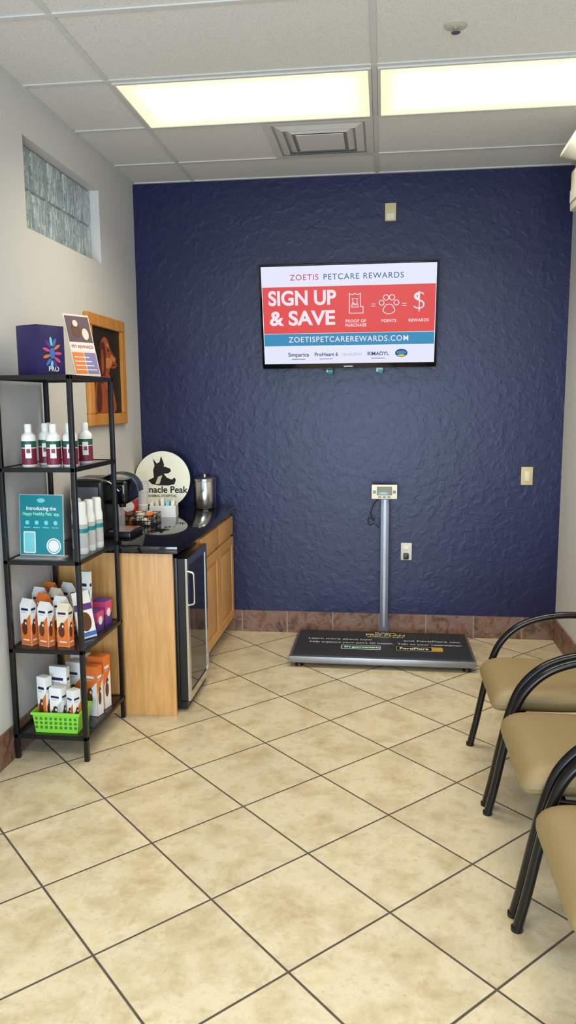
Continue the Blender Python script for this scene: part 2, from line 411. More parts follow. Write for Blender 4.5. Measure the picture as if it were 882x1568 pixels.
text(g,"dollar","$",.165,MT,Xv(.905),Yv(.375),z,e_wt,bold=-.022)
def outline(name,pts,w,mat):
    bm=bmesh.new(); n=len(pts)
    for i in range(n):
        a=Vector(pts[i]);b=Vector(pts[(i+1)%n]);t=(b-a).normalized();nn=Vector((-t.y,t.x))*w/2
        a2=a-t*w/2;b2=b+t*w/2
        vs=[bm.verts.new((q.x,q.y,0)) for q in (a2-nn,b2-nn,b2+nn,a2+nn)]; bm.faces.new(vs)
    return fin(bm,name,mat,g,MT@T(0,0,z))
cx,cy=Xv(.540),Yv(.385)
outline("receipt_icon",[(cx-.035,cy+.062),(cx-.018,cy+.054),(cx,cy+.062),(cx+.018,cy+.054),(cx+.035,cy+.062),(cx+.035,cy-.02),(cx+.052,cy-.02),(cx+.052,cy-.060),(cx-.035,cy-.060)],.005,e_wt)
outline("bag_icon",[(cx-.018,cy+.030),(cx+.018,cy+.030),(cx+.012,cy+.018),(cx+.022,cy-.022),(cx-.022,cy-.022),(cx-.012,cy+.018)],.004,e_wt)
text(g,"rx","Rx",.024,MT,cx,cy-.004,z,e_wt,bold=.02)
cx,cy=Xv(.735),Yv(.40)
for dx,dy,r in ((-.047,.010,.018),(-.019,.042,.019),(.019,.042,.019),(.047,.010,.018)): ring(g,"paw_toe",cx+dx,cy+dy,r,.005,z,e_wt,MT)
pad=[(cx+.036*math.cos(a)*(1+.12*math.cos(3*a+PI/2)),cy-.030+.030*math.sin(a)) for a in [2*PI*i/28 for i in range(28)]]
outline("paw_pad",pad,.005,e_wt)
for bd,f,sz,mt in (("Simparica",.205,.036,e_nv),("ProHeart 6",.37,.034,e_nv),("revolution",.52,.032,e_lg),("RIMADYL",.675,.034,e_nv)):
    text(g,"logo",bd,sz,MT,Xv(f),Yv(.905),z,mt,bold=.015)
    if mt is e_nv: box(g,"logo_line",Xv(f)-.045,Xv(f)+.045,Yv(.955),Yv(.948),0,z,e_gr,0,MT)
disc(g,"oval_logo",Xv(.81),Yv(.90),.040,.026,.0006,e_nv,MT); disc(g,"oval_logo_in",Xv(.81),Yv(.895),.033,.012,.0014,e_t,MT); disc(g,"oval_logo_y",Xv(.81),Yv(.925),.025,.006,.0014,e_y,MT)
box(g,"brand_badge",-.03,.03,-H2+.008,-H2+.016,0,.001,m_ltgray,0,MT)
box(g,"sensor",-.17,-.10,-H2-.012,-H2+.002,-.02,-.005,m_blackp,.003,MT)
for i,x in enumerate((-.125,.205)):
    box(g,"tape_tab_%d"%i,x-.022,x+.022,-H2-.030,-H2-.001,-.012,-.008,m_ltgray,.004,MT)
    box(g,"tape_mark_%d"%i,x-.008,x+.020,-H2-.040,-H2-.012,-.008,-.004,m_teal,.004,MT)

# ------------------------------------------------------------ wall devices
g=G("door_chime_box",(.035,D,2.845)); box(g,"cover",0,.072,D-.035,D-.0005,2.79,2.90,m_beige,.005); box(g,"grille",.012,.06,D-.037,D-.034,2.80,2.835,m_ivory)
g=G("light_switch",(.96,D,1.13)); box(g,"plate",.922,.998,D-.007,D-.0005,1.068,1.190,m_beige,.003); box(g,"rocker",.944,.976,D-.012,D-.006,1.095,1.163,m_ivory,.002)
g=G("wall_outlet",(.17,D,.60)); box(g,"plate",.133,.207,D-.007,D-.0005,.542,.662,m_ivory,.003)
box(g,"socket_top",.152,.188,D-.010,D-.006,.612,.642,m_wplast,.003); box(g,"plug",.150,.186,D-.040,D-.006,.552,.592,m_blackp,.006)
g=G("emergency_light",(1.10,4.2,2.75))
box(g,"housing",.955,XR-.0005,4.12,4.30,2.60,2.80,m_offw,.012)
box(g,"vent_slots",.95,.956,4.14,4.28,2.64,2.70,m_ltgray)
Mh=T(.985,4.22,2.89)@Matrix.Rotation(math.radians(-60),4,'Y')
lathe(g,"lamp_head",[(0,-.075),(.035,-.075),(.05,-.05),(.075,.05),(.08,.07),(.072,.075),(.066,.06),(0,.055)],m_offw,Mh,20)
sweep(g,"swivel",[(1.05,4.22,2.79),(1.03,4.22,2.85),(.99,4.22,2.89)],.015,.015,m_offw)

# ------------------------------------------------------------ pet scale
g=G("veterinary_floor_scale",(0,4.78,0))
px0,px1,py0,py1,pz=-.565,.575,4.50,5.06,.078
box(g,"platform_frame",px0,px1,py0,py1,.030,pz-.006,m_alu,.006)
box(g,"platform_mat",px0+.018,px1-.018,py0+.018,py1-.018,pz-.008,pz,m_mat,.003)
for i,(x,y) in enumerate(((px0+.06,py0+.05),(px1-.05,py0+.05),(px0+.06,py1-.05),(px1-.05,py1-.05))):
    lathe(g,"foot_%d"%i,[(0,0),(.028,0),(.026,.018),(.012,.02),(.012,.034),(0,.034)],m_blackp,T(x,y,0))
MS=frame((0,0,pz+.0004),(1,0,0),(0,1,0))
text(g,"mat_title","PURINA",.035,MS,.03,5.005,0,m_beige,bold=.02,width=.14); text(g,"mat_title_2","PRO PLAN",.050,MS,.03,4.965,0,m_beige,bold=.02,width=.26); text(g,"mat_title_3","VETERINARY DIETS",.034,MS,.03,4.922,0,m_beige,bold=.01,width=.24)
text(g,"mat_text_a","Learn more about how",.044,MS,-.265,4.855,0,m_ltgray,bold=.015,width=.42); text(g,"mat_text_a2","and FortiFlora can",.044,MS,.33,4.855,0,m_ltgray,bold=.015,width=.36)
text(g,"mat_text_b","help support your pet's GI health.  Talk to your veterinarian.",.042,MS,.03,4.785,0,m_ltgray,bold=.015,width=.98)
prism(g,"badge_green",rrect(-.25,.00,4.655,4.735,.01),.0006,m_paper,MS); prism(g,"badge_green_in",rrect(-.246,-.004,4.660,4.730,.008),.0010,m_green,MS); text(g,"badge_green_text","EN gastroenteric",.042,MS,-.12,4.695,.0012,m_paper,bold=.02,width=.22)
m_gold=M("badge_gold",S(190,150,50),.5)
prism(g,"badge_gold",rrect(.10,.39,4.655,4.735,.01),.0006,m_gold,MS); prism(g,"badge_black_in",rrect(.104,.32,4.660,4.730,.008),.0010,m_blackp,MS); text(g,"badge_text","FortiFlora",.052,MS,.21,4.695,.0012,m_paper,bold=.02,width=.18)
box(g,"column",-.008,.048,5.075,5.115,.02,1.0,m_gray,.004); box(g,"column_base",-.03,.07,5.05,5.125,.012,.045,m_gray,.003)
box(g,"column_slot",.012,.028,5.0735,5.076,.10,.98,m_alu)
Md=frame((.015,5.06,1.035),(1,0,0),(0,.20,1))
box(g,"display_housing",-.085,.085,-.048,.048,-.03,.0,m_ivory,.006,Md)
box(g,"display_lcd",-.045,.045,-.018,.030,0,.002,m_lcd,.001,Md); box(g,"display_bezel",-.05,.05,-.023,.034,0,.001,m_gray,0,Md)
boxes(g,"display_buttons",[(-.075+.028*0,-.056,-.01,.008,0,.003),(.056,.075,-.01,.008,0,.003),(-.04,-.02,-.040,-.030,0,.003),(-.01,.01,-.040,-.030,0,.003),(.02,.04,-.040,-.030,0,.003)],m_gray,Md)
cp=[(-.01,5.10,.99),(-.05,5.12,.95),(-.075,5.13,.88),(-.05,5.13,.83),(-.09,5.13,.85),(-.085,5.13,.80),(-.05,5.12,.81),(-.015,5.12,.78)]
sweep(g,"cable",cp,.003,.003,m_blackp,side=(0,1,.01),k=8,n=8)

# ------------------------------------------------------------ counter cabinet
CX=-1.06; CY0=3.70; CY1=D-.0135; CT=.872
g=G("counter_cabinet",(-1.38,4.45,0))
box(g,"end_panel",XL+.0125,CX,CY0,CY0+.02,0,CT,m_maple,.0015)
box(g,"divider_panel",XL+.0125,CX-.005,4.225,4.245,0,CT,m_mapleY)
box(g,"back_panel",XL+.0125,XL+.03,CY0+.02,CY1,0,CT,m_mapleY)
box(g,"carcass",XL+.03,CX-.02,4.245,CY1,.10,CT,m_mapleY)
box(g,"toe_kick",XL+.03,CX-.06,4.245,CY1,.0,.10,m_slate)
boxes(g,"face_frame",[(CX-.02,CX,4.245,CY1,CT-.03,CT),(CX-.02,CX,4.245,4.275,.10,CT-.03),(CX-.02,CX,CY1-.03,CY1,.10,CT-.03),(CX-.02,CX,4.715,4.745,.10,CT-.03),(CX-.02,CX,4.245,CY1,.10,.13),(CX-.02,CX,4.245,CY1,.69,.72)],m_maple)
for i,(a,b) in enumerate(((4.262,4.725),(4.735,CY1-.012))):
    box(g,"drawer_front_%d"%i,CX,CX+.018,a,b,.715,.845,m_maple,.004)
    box(g,"door_%d_panel"%i,CX,CX+.012,a+.05,b-.05,.165,.645,m_mapleY,.003)
    boxes(g,"door_%d_frame"%i,[(CX,CX+.018,a,a+.055,.115,.695),(CX,CX+.018,b-.055,b,.115,.695),(CX,CX+.018,a+.055,b-.055,.115,.17),(CX,CX+.018,a+.055,b-.055,.64,.695)],m_maple)
    box(g,"door_%d_raised"%i,CX+.010,CX+.016,a+.08,b-.08,.20,.61,m_maple,.004)
box(g,"granite_countertop",XL+.0125,CX+.035,CY0-.025,CY1,CT,.912,m_granite,.005)
# wine cooler
g=G("mini_beverage_cooler",(-1.3,4.0,0))
fx=-1.0; fy0,fy1=3.765,4.205
box(g,"body",-1.56,fx-.055,fy0,fy1,.03,.835,m_blackp,.006)
boxes(g,"door_frame",[(fx-.05,fx,fy0,fy0+.035,.06,.83),(fx-.05,fx,fy1-.035,fy1,.06,.83),(fx-.05,fx,fy0+.035,fy1-.035,.06,.10),(fx-.05,fx,fy0+.035,fy1-.035,.79,.83)],m_steel)
box(g,"door_side_trim",fx-.052,fx-.012,fy0-.002,fy0,.06,.83,m_blackp)
box(g,"door_glass",fx-.045,fx-.004,fy0+.035,fy1-.035,.10,.79,m_darkgl)
sweep(g,"door_handle",[(fx,fy0+.018,.58),(fx+.026,fy0+.018,.59),(fx+.030,fy0+.018,.62),(fx+.030,fy0+.018,.72),(fx+.026,fy0+.018,.75),(fx,fy0+.018,.76)],.008,.006,m_steel,side=(0,1,0))
box(g,"kick_grille",fx-.07,fx-.02,fy0+.01,fy1-.01,.012,.05,m_blackp)
for i,(x,y) in enumerate(((-1.5,3.82),(-1.5,4.15),(-1.1,3.82),(-1.1,4.15))): lathe(g,"foot_%d"%i,[(0,0),(.02,0),(.02,.031),(0,.031)],m_blackp,T(x,y,0),12)

# ------------------------------------------------------------ shelf
g=G("five_tier_metal_shelf",(-1.51,3.415,0))
sx0_,sx1_,sy0_,sy1_=-1.680,-1.325,3.150,3.668; t=.021
TZ=[1.755,1.355,.940,.530,.120]
for i,(x,y) in enumerate(((sx0_,sy0_),(sx1_-t,sy0_),(sx0_,sy1_-t),(sx1_-t,sy1_-t))):
    box(g,"post_%d"%i,x,x+t,y,y+t,0,TZ[0],m_blackmetal,.002)
for i,zz in enumerate(TZ):
    h=.020
    boxes(g,"tier_frame_%d"%i,[(sx0_,sx1_,sy0_,sy0_+t*.9,zz-h,zz),(sx0_,sx1_,sy1_-t*.9,sy1_,zz-h,zz),(sx0_,sx0_+t*.9,sy0_+t*.9,sy1_-t*.9,zz-h,zz),(sx1_-t*.9,sx1_,sy0_+t*.9,sy1_-t*.9,zz-h,zz)],m_blackmetal,bev=.002)
    box(g,"tier_plate_%d"%i,sx0_+t*.9,sx1_-t*.9,sy0_+t*.9,sy1_-t*.9,zz-.010,zz-.002,m_shelfglass)

def shelfbottle(x,y,z,s=1.0,rot=0):
    g=G("shampoo_bottle",(x,y,z)); Mb=T(x,y,z)@RZ(rot)@Matrix.Scale(s,4)
    lathe(g,"body",[(0,0),(.028,0),(.031,.004),(.031,.125),(.029,.137),(.016,.150),(.013,.152),(0,.152)],m_wplast,Mb)
    lathe(g,"cap",[(0,.150),(.015,.150),(.015,.160),(.0155,.182),(.012,.187),(0,.187)],m_wplast,Mb)
    lathe(g,"label",[(.0313,.012),(.0315,.012),(.0315,.082),(.0313,.082)],m_maroon,Mb); lathe(g,"label_band",[(.0313,.086),(.0315,.086),(.0315,.114),(.0313,.114)],m_green,Mb)
    box(g,"label_panel",-.013,.013,-.0325,-.030,.040,.100,m_paper,.001,Mb@RZ(.35)); box(g,"label_mark",-.008,.008,-.0330,-.0320,.062,.080,m_maroon,0,Mb@RZ(.35))
z=TZ[1]-.002
for x,y in ((-1.560,3.215),(-1.530,3.32),(-1.445,3.215),(-1.418,3.32),(-1.372,3.225),(-1.56,3.43),(-1.46,3.44),(-1.38,3.42)): shelfbottle(x,y,z+.0003,1.02)
def spray(x,y,z):
    g=G("lotion_bottle",(x,y,z)); Mb=T(x,y,z)
    lathe(g,"body",[(0,0),(.026,0),(.028,.004),(.028,.165),(.024,.185),(.024,.19),(0,.19)],m_wplast,Mb)
    lathe(g,"cap",[(0,.19),(.0235,.19),(.0235,.235),(.019,.245),(0,.245)],m_wplast,Mb)
    lathe(g,"label",[(.0283,.03),(.0285,.03),(.0285,.14),(.0283,.14)],m_ltgray,Mb); lathe(g,"label_band",[(.0286,.10),(.029,.10),(.029,.12),(.0286,.12)],m_teal,Mb)
z=TZ[2]-.002
for x,y in ((-1.385,3.34),(-1.380,3.42),(-1.372,3.50),(-1.455,3.46)): spray(x,y,z+.0003)
# teal placard
g=G("countertop_sign_holder",(-1.53,3.24,TZ[2]))
Mp=frame((-1.537,3.238,TZ[2]+.006),(1,-.08,0),(-.04,.16,1))
box(g,"acrylic_panel",-.110,.110,.000,.280,-.004,0,m_clear,.001,Mp)
box(g,"acrylic_base",-.110,.110,-.045,.035,TZ[2]-.0015,TZ[2]+.003,m_clear,0,T(-1.537,3.238,0))
box(g,"poster",-.106,.106,.006,.276,0,.001,m_teal,0,Mp)
text(g,"poster_title","Introducing the",.024,Mp,0,.215,.0014,m_paper,bold=.02); text(g,"poster_title_2","Happy Healthy Pets  app.",.022,Mp,0,.19,.0014,M("mint_print",S(150,225,190),.5),bold=.02,width=.185)
disc(g,"poster_logo",0,.252,.02,.01,.0012,m_tealL,Mp); disc(g,"poster_circle",.060,.045,.036,.036,.0012,m_paper,Mp); ring(g,"poster_ring",.060,.045,.030,.003,.0022,m_teal,Mp)
prism(g,"poster_phone",rrect(-.090,-.030,.010,.11,.006),.0006,m_paper,Mp@T(0,0,.001)); prism(g,"poster_phone_screen",rrect(-.085,-.035,.016,.104,.004),.0006,m_tealL,Mp@T(0,0,.0017))
for i in range(4): disc(g,"poster_icon_%d"%i,-.07+.047*i,.150,.010,.010,.0012,m_tealL,Mp)
for i in range(4): box(g,"poster_line_%d"%i,-.088+.047*i,-.056+.047*i,.126,.130,.001,.0015,m_tealL,0,Mp)
# top: navy gift box + flyer
g=G("navy_display_box",(-1.53,3.30,TZ[0]))
Mb=T(-1.535,3.335,TZ[0]+.0002)@RZ(math.radians(-27))
box(g,"carton",-.070,.070,-.075,.075,0,.222,m_navyp,.002,Mb)
Mf=Mb@frame((.0702,0,0),(0,1,0),(0,0,1))
for i in range(11):
    a=i/11*2*PI
    disc(g,"burst_%d"%i,.005+.032*math.cos(a),.10+.052*math.sin(a),.007,.020,.0003,[m_pink,m_orange,m_blue,m_tealL,m_purple][i%5],Mf,rot=a+PI/2)
disc(g,"burst_core",0.005,.10,.014,.024,.0004,m_blue,Mf)
text(g,"carton_text","PRO",.03,Mf,0.01,.03,.0004,m_paper,bold=.02)
g=G("flyer_in_stand",(-1.38,3.48,TZ[0]))
Mf=frame((-1.372,3.478,TZ[0]+.002),(.52,.85,0),(-.235,.13,1))
box(g,"acrylic_back",-.072,.072,0,.30,-.004,-.0005,m_clear,0,Mf)
box(g,"acrylic_foot",-.045,.018,-.06,.06,TZ[0]-.0015,TZ[0]+.002,m_clear,0,T(-1.372,3.478,0))
box(g,"flyer",-.070,.070,.003,.296,0,.001,m_cream,0,Mf)
boxes(g,"flyer_photo",[(-.066,.066,.165,.290,.001,.0015)],M("flyer_plum",S(86,58,76),.5),Mf)
disc(g,"flyer_a",-.015,.225,.024,.038,.0016,m_brown,Mf); disc(g,"flyer_a2",-.015,.255,.014,.016,.0022,m_cream,Mf); disc(g,"flyer_b",.032,.205,.018,.028,.0016,m_cream,Mf)
boxes(g,"flyer_block",[(-.066,.066,.125,.158,.001,.0015)],m_paper,Mf); boxes(g,"flyer_block_2",[(-.066,-.002,.012,.115,.001,.0015)],m_orange,Mf); boxes(g,"flyer_block_3",[(.002,.066,.012,.115,.001,.0015)],M("flyer_lilac",S(120,110,160),.5),Mf)
text(g,"flyer_text","PET REWARDS",.022,Mf,0,.142,.002,m_red,bold=.02,width=.12)
for q in range(4): box(g,"flyer_line_%d"%q,-.058,.056-.01*q,.030+.02*q,.034+.02*q,.0015,.002,m_paper,0,Mf)

def carton(g,x,y,z,w,d,h,rot,body,band,pic,nm,gable=0):
    Mb=T(x,y,z)@RZ(rot)
    if gable:
        pr=[(-d/2,0),(d/2,0),(d/2,h*.86),(0,h),(-d/2,h*.86)]
        prism(g,nm,pr,w,body,Mb@frame((-w/2,0,0),(0,1,0),(0,0,1)))
    else: box(g,nm,-w/2,w/2,-d/2,d/2,0,h,body,.001,Mb)
    for k,(F,ww) in enumerate(((Mb@frame((0,-d/2-.0003,0),(1,0,0),(0,0,1)),w),(Mb@frame((w/2+.0003,0,0),(0,1,0),(0,0,1)),d))):
        box(g,nm+"_band_%d"%k,-ww/2+.001,ww/2-.001,.002,h*.44,0,.0005,band,0,F)
        prism(g,nm+"_swoosh_%d"%k,[(-ww/2+.001,h*.44),(ww/2-.001,h*.44),(ww/2-.001,h*.70),(0,h*.54)],.0005,band,F)
        disc(g,nm+"_pet_%d"%k,-ww*.10,h*.36,ww*.26,h*.14,.0006,pic,F,n=16)
        disc(g,nm+"_head_%d"%k,-ww*.02,h*.50,ww*.18,h*.075,.0009,pic,F,n=16)
        disc(g,nm+"_muzzle_%d"%k,ww*.04,h*.485,ww*.07,h*.03,.0015,m_paper,F,n=12)
        box(g,nm+"_title_%d"%k,-ww*.36,ww*.30,h*.76,h*.81,0,.0006,m_navyp if body is not m_orange else m_paper,0,F)
        box(g,nm+"_sub_%d"%k,-ww*.36,ww*.1,h*.71,h*.73,0,.0006,m_ltgray,0,F)
        box(g,nm+"_text_%d"%k,-ww*.3,ww*.3,h*.10,h*.13,.0004,.0009,m_paper,0,F)
g=G("pet_medicine_boxes",(-1.5,3.35,TZ[3])); z=TZ[3]-.0018
k=0
for x,y,h in ((-1.618,3.235,.215),(-1.530,3.225,.205),(-1.438,3.225,.200),(-1.575,3.305,.225),(-1.485,3.295,.215),(-1.625,3.375,.235),(-1.54,3.37,.235),(-1.61,3.46,.24),(-1.52,3.46,.24)):
    carton(g,x,y,z,.062,.040,h,math.radians(-14+random.uniform(-10,10)),[m_paper,m_paper,m_cream,m_orange][k%4],m_orange if k%4!=3 else m_paper,m_brown if k%2 else m_dogd,"box_%d"%k,gable=1); k+=1
g=G("leaflet_pack",(-1.44,3.43,TZ[3]))
carton(g,-1.425,3.43,z,.080,.02,.305,math.radians(-15),m_paper,m_blue,m_orange,"leaflet")
g=G("brochure_holder",(-1.365,3.33,TZ[3]))
Mf=frame((-1.372,3.33,TZ[3]+.001),(.55,.83,0),(-.22,.14,1))
box(g,"holder",-.05,.05,0,.19,-.004,-.0005,m_clear,0,Mf); box(g,"brochure",-.047,.047,.004,.225,0,.002,m_paper,0,Mf)
disc(g,"brochure_pic",0,.08,.032,.045,.0025,m_brown,Mf); box(g,"brochure_band",-.047,.047,.135,.165,.002,.003,m_purple,0,Mf); box(g,"brochure_band_2",-.047,.047,.01,.03,.002,.003,m_blue,0,Mf)
g=G("supplement_boxes",(-1.41,3.56,TZ[3]))
for i,(x,y,h) in enumerate(((-1.40,3.475,.10),(-1.395,3.575,.13),(-1.48,3.565,.12))):
    Mb=T(x,y,z)@RZ(-.15); box(g,"supplement_box_%d"%i,-.035,.035,-.035,.035,0,h,m_purple,.001,Mb)
    for k2,F in enumerate((Mb@frame((0,-.0353,0),(1,0,0),(0,0,1)),Mb@frame((.0353,0,0),(0,1,0),(0,0,1)))):
        box(g,"supp_%d_face_%d"%(i,k2),-.033,.033,h*.45,h*.95,0,.0005,m_pink,0,F); disc(g,"supp_%d_disc_%d"%(i,k2),0,h*.5,.018,.022,.0006,m_paper,F,n=16)
# lower tier: basket holding treatment boxes + boxes behind
z=TZ[4]-.0018
g=G("green_basket_of_treatment_boxes",(-1.49,3.25,z))
bx0,bx1,by0,by1=-1.60,-1.375,3.18,3.33
bm=bmesh.new()
def loop(dx,zz): return [bm.verts.new(c) for c in ((bx0-dx,by0-dx*.3,zz),(bx1+dx,by0-dx*.3,zz),(bx1+dx,by1+dx,zz),(bx0-dx,by1+dx,zz))]
L0=loop(-.012,z+.001); L1=loop(0,z+.095); L2=loop(-.004,z+.095); L3=loop(-.015,z+.005)
bm.faces.new(L0)
for P,Q in ((L0,L1),(L1,L2),(L2,L3)):
    for i in range(4): bm.faces.new((P[i],P[(i+1)%4],Q[(i+1)%4],Q[i]))
bm.faces.new(L3); fin(bm,"tub",m_lime,g)
boxes(g,"rim",[(bx0-.006,bx1+.006,by0-.006,by0+.002,z+.088,z+.100),(bx0-.006,bx1+.006,by1-.002,by1+.006,z+.088,z+.100),(bx0-.006,bx0+.002,by0,by1,z+.088,z+.100),(bx1-.002,bx1+.006,by0,by1,z+.088,z+.100)],m_lime)
m_limed=M("lime_shadow_slots",S(62,120,30),.6)
sl=[]
for i in range(9):
    for j in range(3): sl.append((bx0+.012+i*.0235,bx0+.024+i*.0235,by0-.0007,by0+.002,z+.022+j*.021,z+.034+j*.021))
boxes(g,"slots",sl,m_limed)
k=0
for x,y,w,d,h,r,body in ((-1.560,3.235,.055,.04,.255,-.35,m_paper),(-1.49,3.225,.065,.045,.21,-.2,m_paper),(-1.415,3.225,.045,.045,.20,-.5,m_paper),(-1.51,3.295,.09,.03,.285,-.15,m_paper)):
    carton(g,x,y,z+.008,w,d,h-.008,r,body,m_ltgray if k%2 else m_orange,m_dogd,"carton_%d"%k); k+=1
g=G("boxed_dog_treats",(-1.45,3.5,z))
for x,y,w,d,h,r in ((-1.395,3.415,.075,.05,.25,-.2),(-1.49,3.44,.08,.05,.26,-.2),(-1.40,3.51,.09,.06,.27,-.2),(-1.51,3.55,.08,.06,.26,-.2)):
    carton(g,x,y,z,w,d,h,r,m_paper if k%2 else m_orange,m_orange if k%2 else m_paper,m_brown,"carton_%d"%k); k+=1

# ------------------------------------------------------------ framed painting
g=G("framed_dog_painting",(XL,4.555,1.82))
MP=frame((XL+.001,4.555,1.825),(0,1,0),(0,0,1))   # local x=+Y, y=up, z=+X
w,h,fw=.315,.325,.070
boxes(g,"frame",[(-w,w,-h,-h+fw,0,.028),(-w,w,h-fw,h,0,.028),(-w,-w+fw,-h+fw,h-fw,0,.028),(w-fw,w,-h+fw,h-fw,0,.028)],m_orwood,MP,bev=.004)
box(g,"canvas",-w+fw,w-fw,-h+fw,h-fw,0,.012,m_pic,0,MP)
def paint(nm,pts,lvl,mat): prism(g,nm,smoothpoly(pts),.0008,mat,MP@T(0,0,.0122+.0009*lvl))
paint("dog_body",[(-.22,-.245),(-.205,-.12),(-.16,-.02),(-.10,.04),(-.02,.03),(.05,-.03),(.10,-.11),(.13,-.245)],0,m_dog)
paint("dog_head",[(-.10,.05),(-.105,.13),(-.07,.185),(-.015,.205),(.035,.185),(.07,.140),(.125,.105),(.172,.085),(.182,.055),(.165,.032),(.115,.020),(.06,.020),(.02,-.02),(-.04,-.04)],1,m_dog)
paint("dog_cheek",[(-.02,.03),(-.01,.075),(.04,.085),(.09,.070),(.08,.040),(.03,.018)],2,m_dogl)
paint("dog_muzzle_light",[(.075,.105),(.12,.092),(.162,.078),(.158,.062),(.11,.066),(.075,.082)],2,m_dogl)
paint("dog_brow",[(-.01,.165),(.03,.168),(.05,.150),(.02,.148)],2,m_dogl)
paint("dog_mouth",[(.075,.040),(.12,.046),(.165,.046),(.12,.038)],3,m_dogd)
paint("dog_ear_near",[(-.075,.170),(-.035,.165),(-.015,.11),(-.02,.03),(-.05,-.05),(-.095,-.075),(-.125,-.03),(-.125,.06),(-.105,.13)],3,m_dogd)
paint("dog_ear_sheen",[(-.085,.12),(-.065,.12),(-.055,.04),(-.075,-.02),(-.095,.02)],4,m_dog)
paint("dog_chest_light",[(-.02,-.04),(.04,-.07),(.075,-.14),(.07,-.22),(.03,-.20),(.0,-.13)],2,m_dogl)
paint("dog_shoulder_shade",[(-.17,-.09),(-.12,-.06),(-.10,-.15),(-.12,-.235),(-.18,-.235)],1,m_dogd)
disc(g,"dog_eye",.030,.130,.010,.008,.0170,m_blackp,MP); disc(g,"dog_eye_glint",.033,.133,.002,.002,.0178,m_paper,MP); disc(g,"dog_nose",.170,.070,.016,.013,.0160,m_blackp,MP)
box(g,"dog_collar",-.075,.035,-.058,-.040,.0155,.0165,m_red,0,MP@Matrix.Rotation(-.15,4,'Z'))

# ------------------------------------------------------------ counter things
CZ=.9125
g=G("round_logo_sign",(-1.494,5.04,1.11))
Ms=frame((-1.494,5.035,CZ+.199),(1,0,0),(0,.10,1))
disc(g,"board",0,0,.198,.198,-.012,m_blackp,Ms,n=64,h=.012); disc(g,"face",0,0,.194,.194,.0002,M("cream_sign_face",S(246,244,226),.5),Ms,n=64,h=.001)
head=[(-.055,-.03),(-.06,.02),(-.05,.05),(-.062,.10),(-.035,.065),(-.015,.075),(-.005,.115),(.012,.075),(.02,.045),(.06,.03),(.066,.012),(.045,-.002),(.015,-.005),(.035,-.03),(.07,-.045),(.09,-.03),(.10,-.045),(.09,-.075),(.05,-.085),(-.02,-.085),(-.07,-.075),(-.095,-.05)]
prism(g,"dog_head_logo",[(a*1.0-.005,b*1.0+.045) for a,b in head],.0006,m_blackp,Ms@T(0,0,.0012))
disc(g,"logo_eye",.015,.092,.007,.004,.0020,m_paper,Ms); prism(g,"logo_cut",[(-.03,.02),(.0,.03),(-.01,.0),(-.02,-.03),(-.05,-.03)],.0004,m_cream,Ms@T(0,0,.0019))
text(g,"name_text","Pinnacle Peak",.064,Ms,0,-.070,.0014,m_blackp,bold=.02,width=.35); text(g,"sub_text","ANIMAL HOSPITAL",.024,Ms,0,-.112,.0014,m_green,bold=.02)
g=G("metal_canister",(-1.212,5.09,CZ)); Mc=T(-1.212,5.09,CZ)
lathe(g,"body",[(0,0),(.074,0),(.076,.004),(.076,.185),(.074,.188),(0,.188)],m_steel,Mc,40)
lathe(g,"lid",[(0,.188),(.079,.188),(.079,.204),(.070,.210),(.02,.215),(0,.215)],m_steel,Mc,40); lathe(g,"knob",[(0,.214),(.008,.214),(.014,.226),(.011,.234),(0,.236)],m_steel,Mc)
box(g,"latch",-.012,.012,-.084,-.075,.12,.19,m_alu,.002,Mc)
# coffee maker
g=G("coffee_maker",(-1.5,3.97,CZ))
box(g,"rear_body",-1.655,-1.47,3.86,4.10,CZ,1.235,m_blackp,.03,seg=4)
box(g,"drip_base",-1.48,-1.335,3.87,4.09,CZ,.945,m_blackp,.008); box(g,"drip_tray",-1.46,-1.34,3.89,4.07,.944,.951,m_steel)
box(g,"brew_head",-1.49,-1.345,3.87,4.09,1.095,1.225,m_blackgl,.03,seg=4)
sweep(g,"lever_handle",[(-1.50,3.98,1.235),(-1.42,3.98,1.258),(-1.35,3.98,1.240),(-1.315,3.98,1.20),(-1.305,3.98,1.16)],.05,.007,M("blue_grey_chrome",S(110,118,134),.2,.8),side=(0,1,0))
lathe(g,"spout",[(0,0),(.018,0),(.022,.03),(0,.03)],m_blackp,T(-1.41,3.98,1.07))
box(g,"side_panel",-1.62,-1.50,3.855,3.861,.95,1.19,m_gray,.002)
box(g,"water_tank",-1.65,-1.46,4.10,4.17,CZ+.01,1.20,m_clear,.015)
sweep(g,"tank_edge",[(-1.645,3.85,1.0),(-1.645,3.85,1.19),(-1.60,3.85,1.235),(-1.45,3.85,1.225),(-1.38,3.85,1.17)],.005,.004,m_steel)
# cups, bag, creamer basket, napkins box
g=G("paper_cup_stack",(-1.535,4.72,CZ))
for i in range(5): lathe(g,"cup_%d"%i,[(0,.0),(.028,0),(.040,.10),(.042,.103),(.038,.103),(0,.09)],m_paper,T(-1.535,4.72,CZ+.016*i+.06))
lathe(g,"cup_base",[(0,0),(.03,0),(.034,.07),(0,.07)],m_paper,T(-1.535,4.72,CZ))
g=G("napkin_tray",(-1.385,4.70,CZ))
bm=bmesh.new(); Mn=T(-1.385,4.68,CZ)@RZ(.15)
bmw,bmd,bmh=.085,.06,.075
for (x0,x1,y0,y1,z0,z1) in ((-bmw,bmw,-bmd,bmd,0,.004),(-bmw,bmw,-bmd,-bmd+.004,.004,bmh),(-bmw,bmw,bmd-.004,bmd,.004,bmh),(-bmw,-bmw+.004,-bmd,bmd,.004,bmh),(bmw-.004,bmw,-bmd,bmd,.004,bmh)): bx(bm,x0,x1,y0,y1,z0,z1)
fin(bm,"tray",m_wplast,g,Mn)
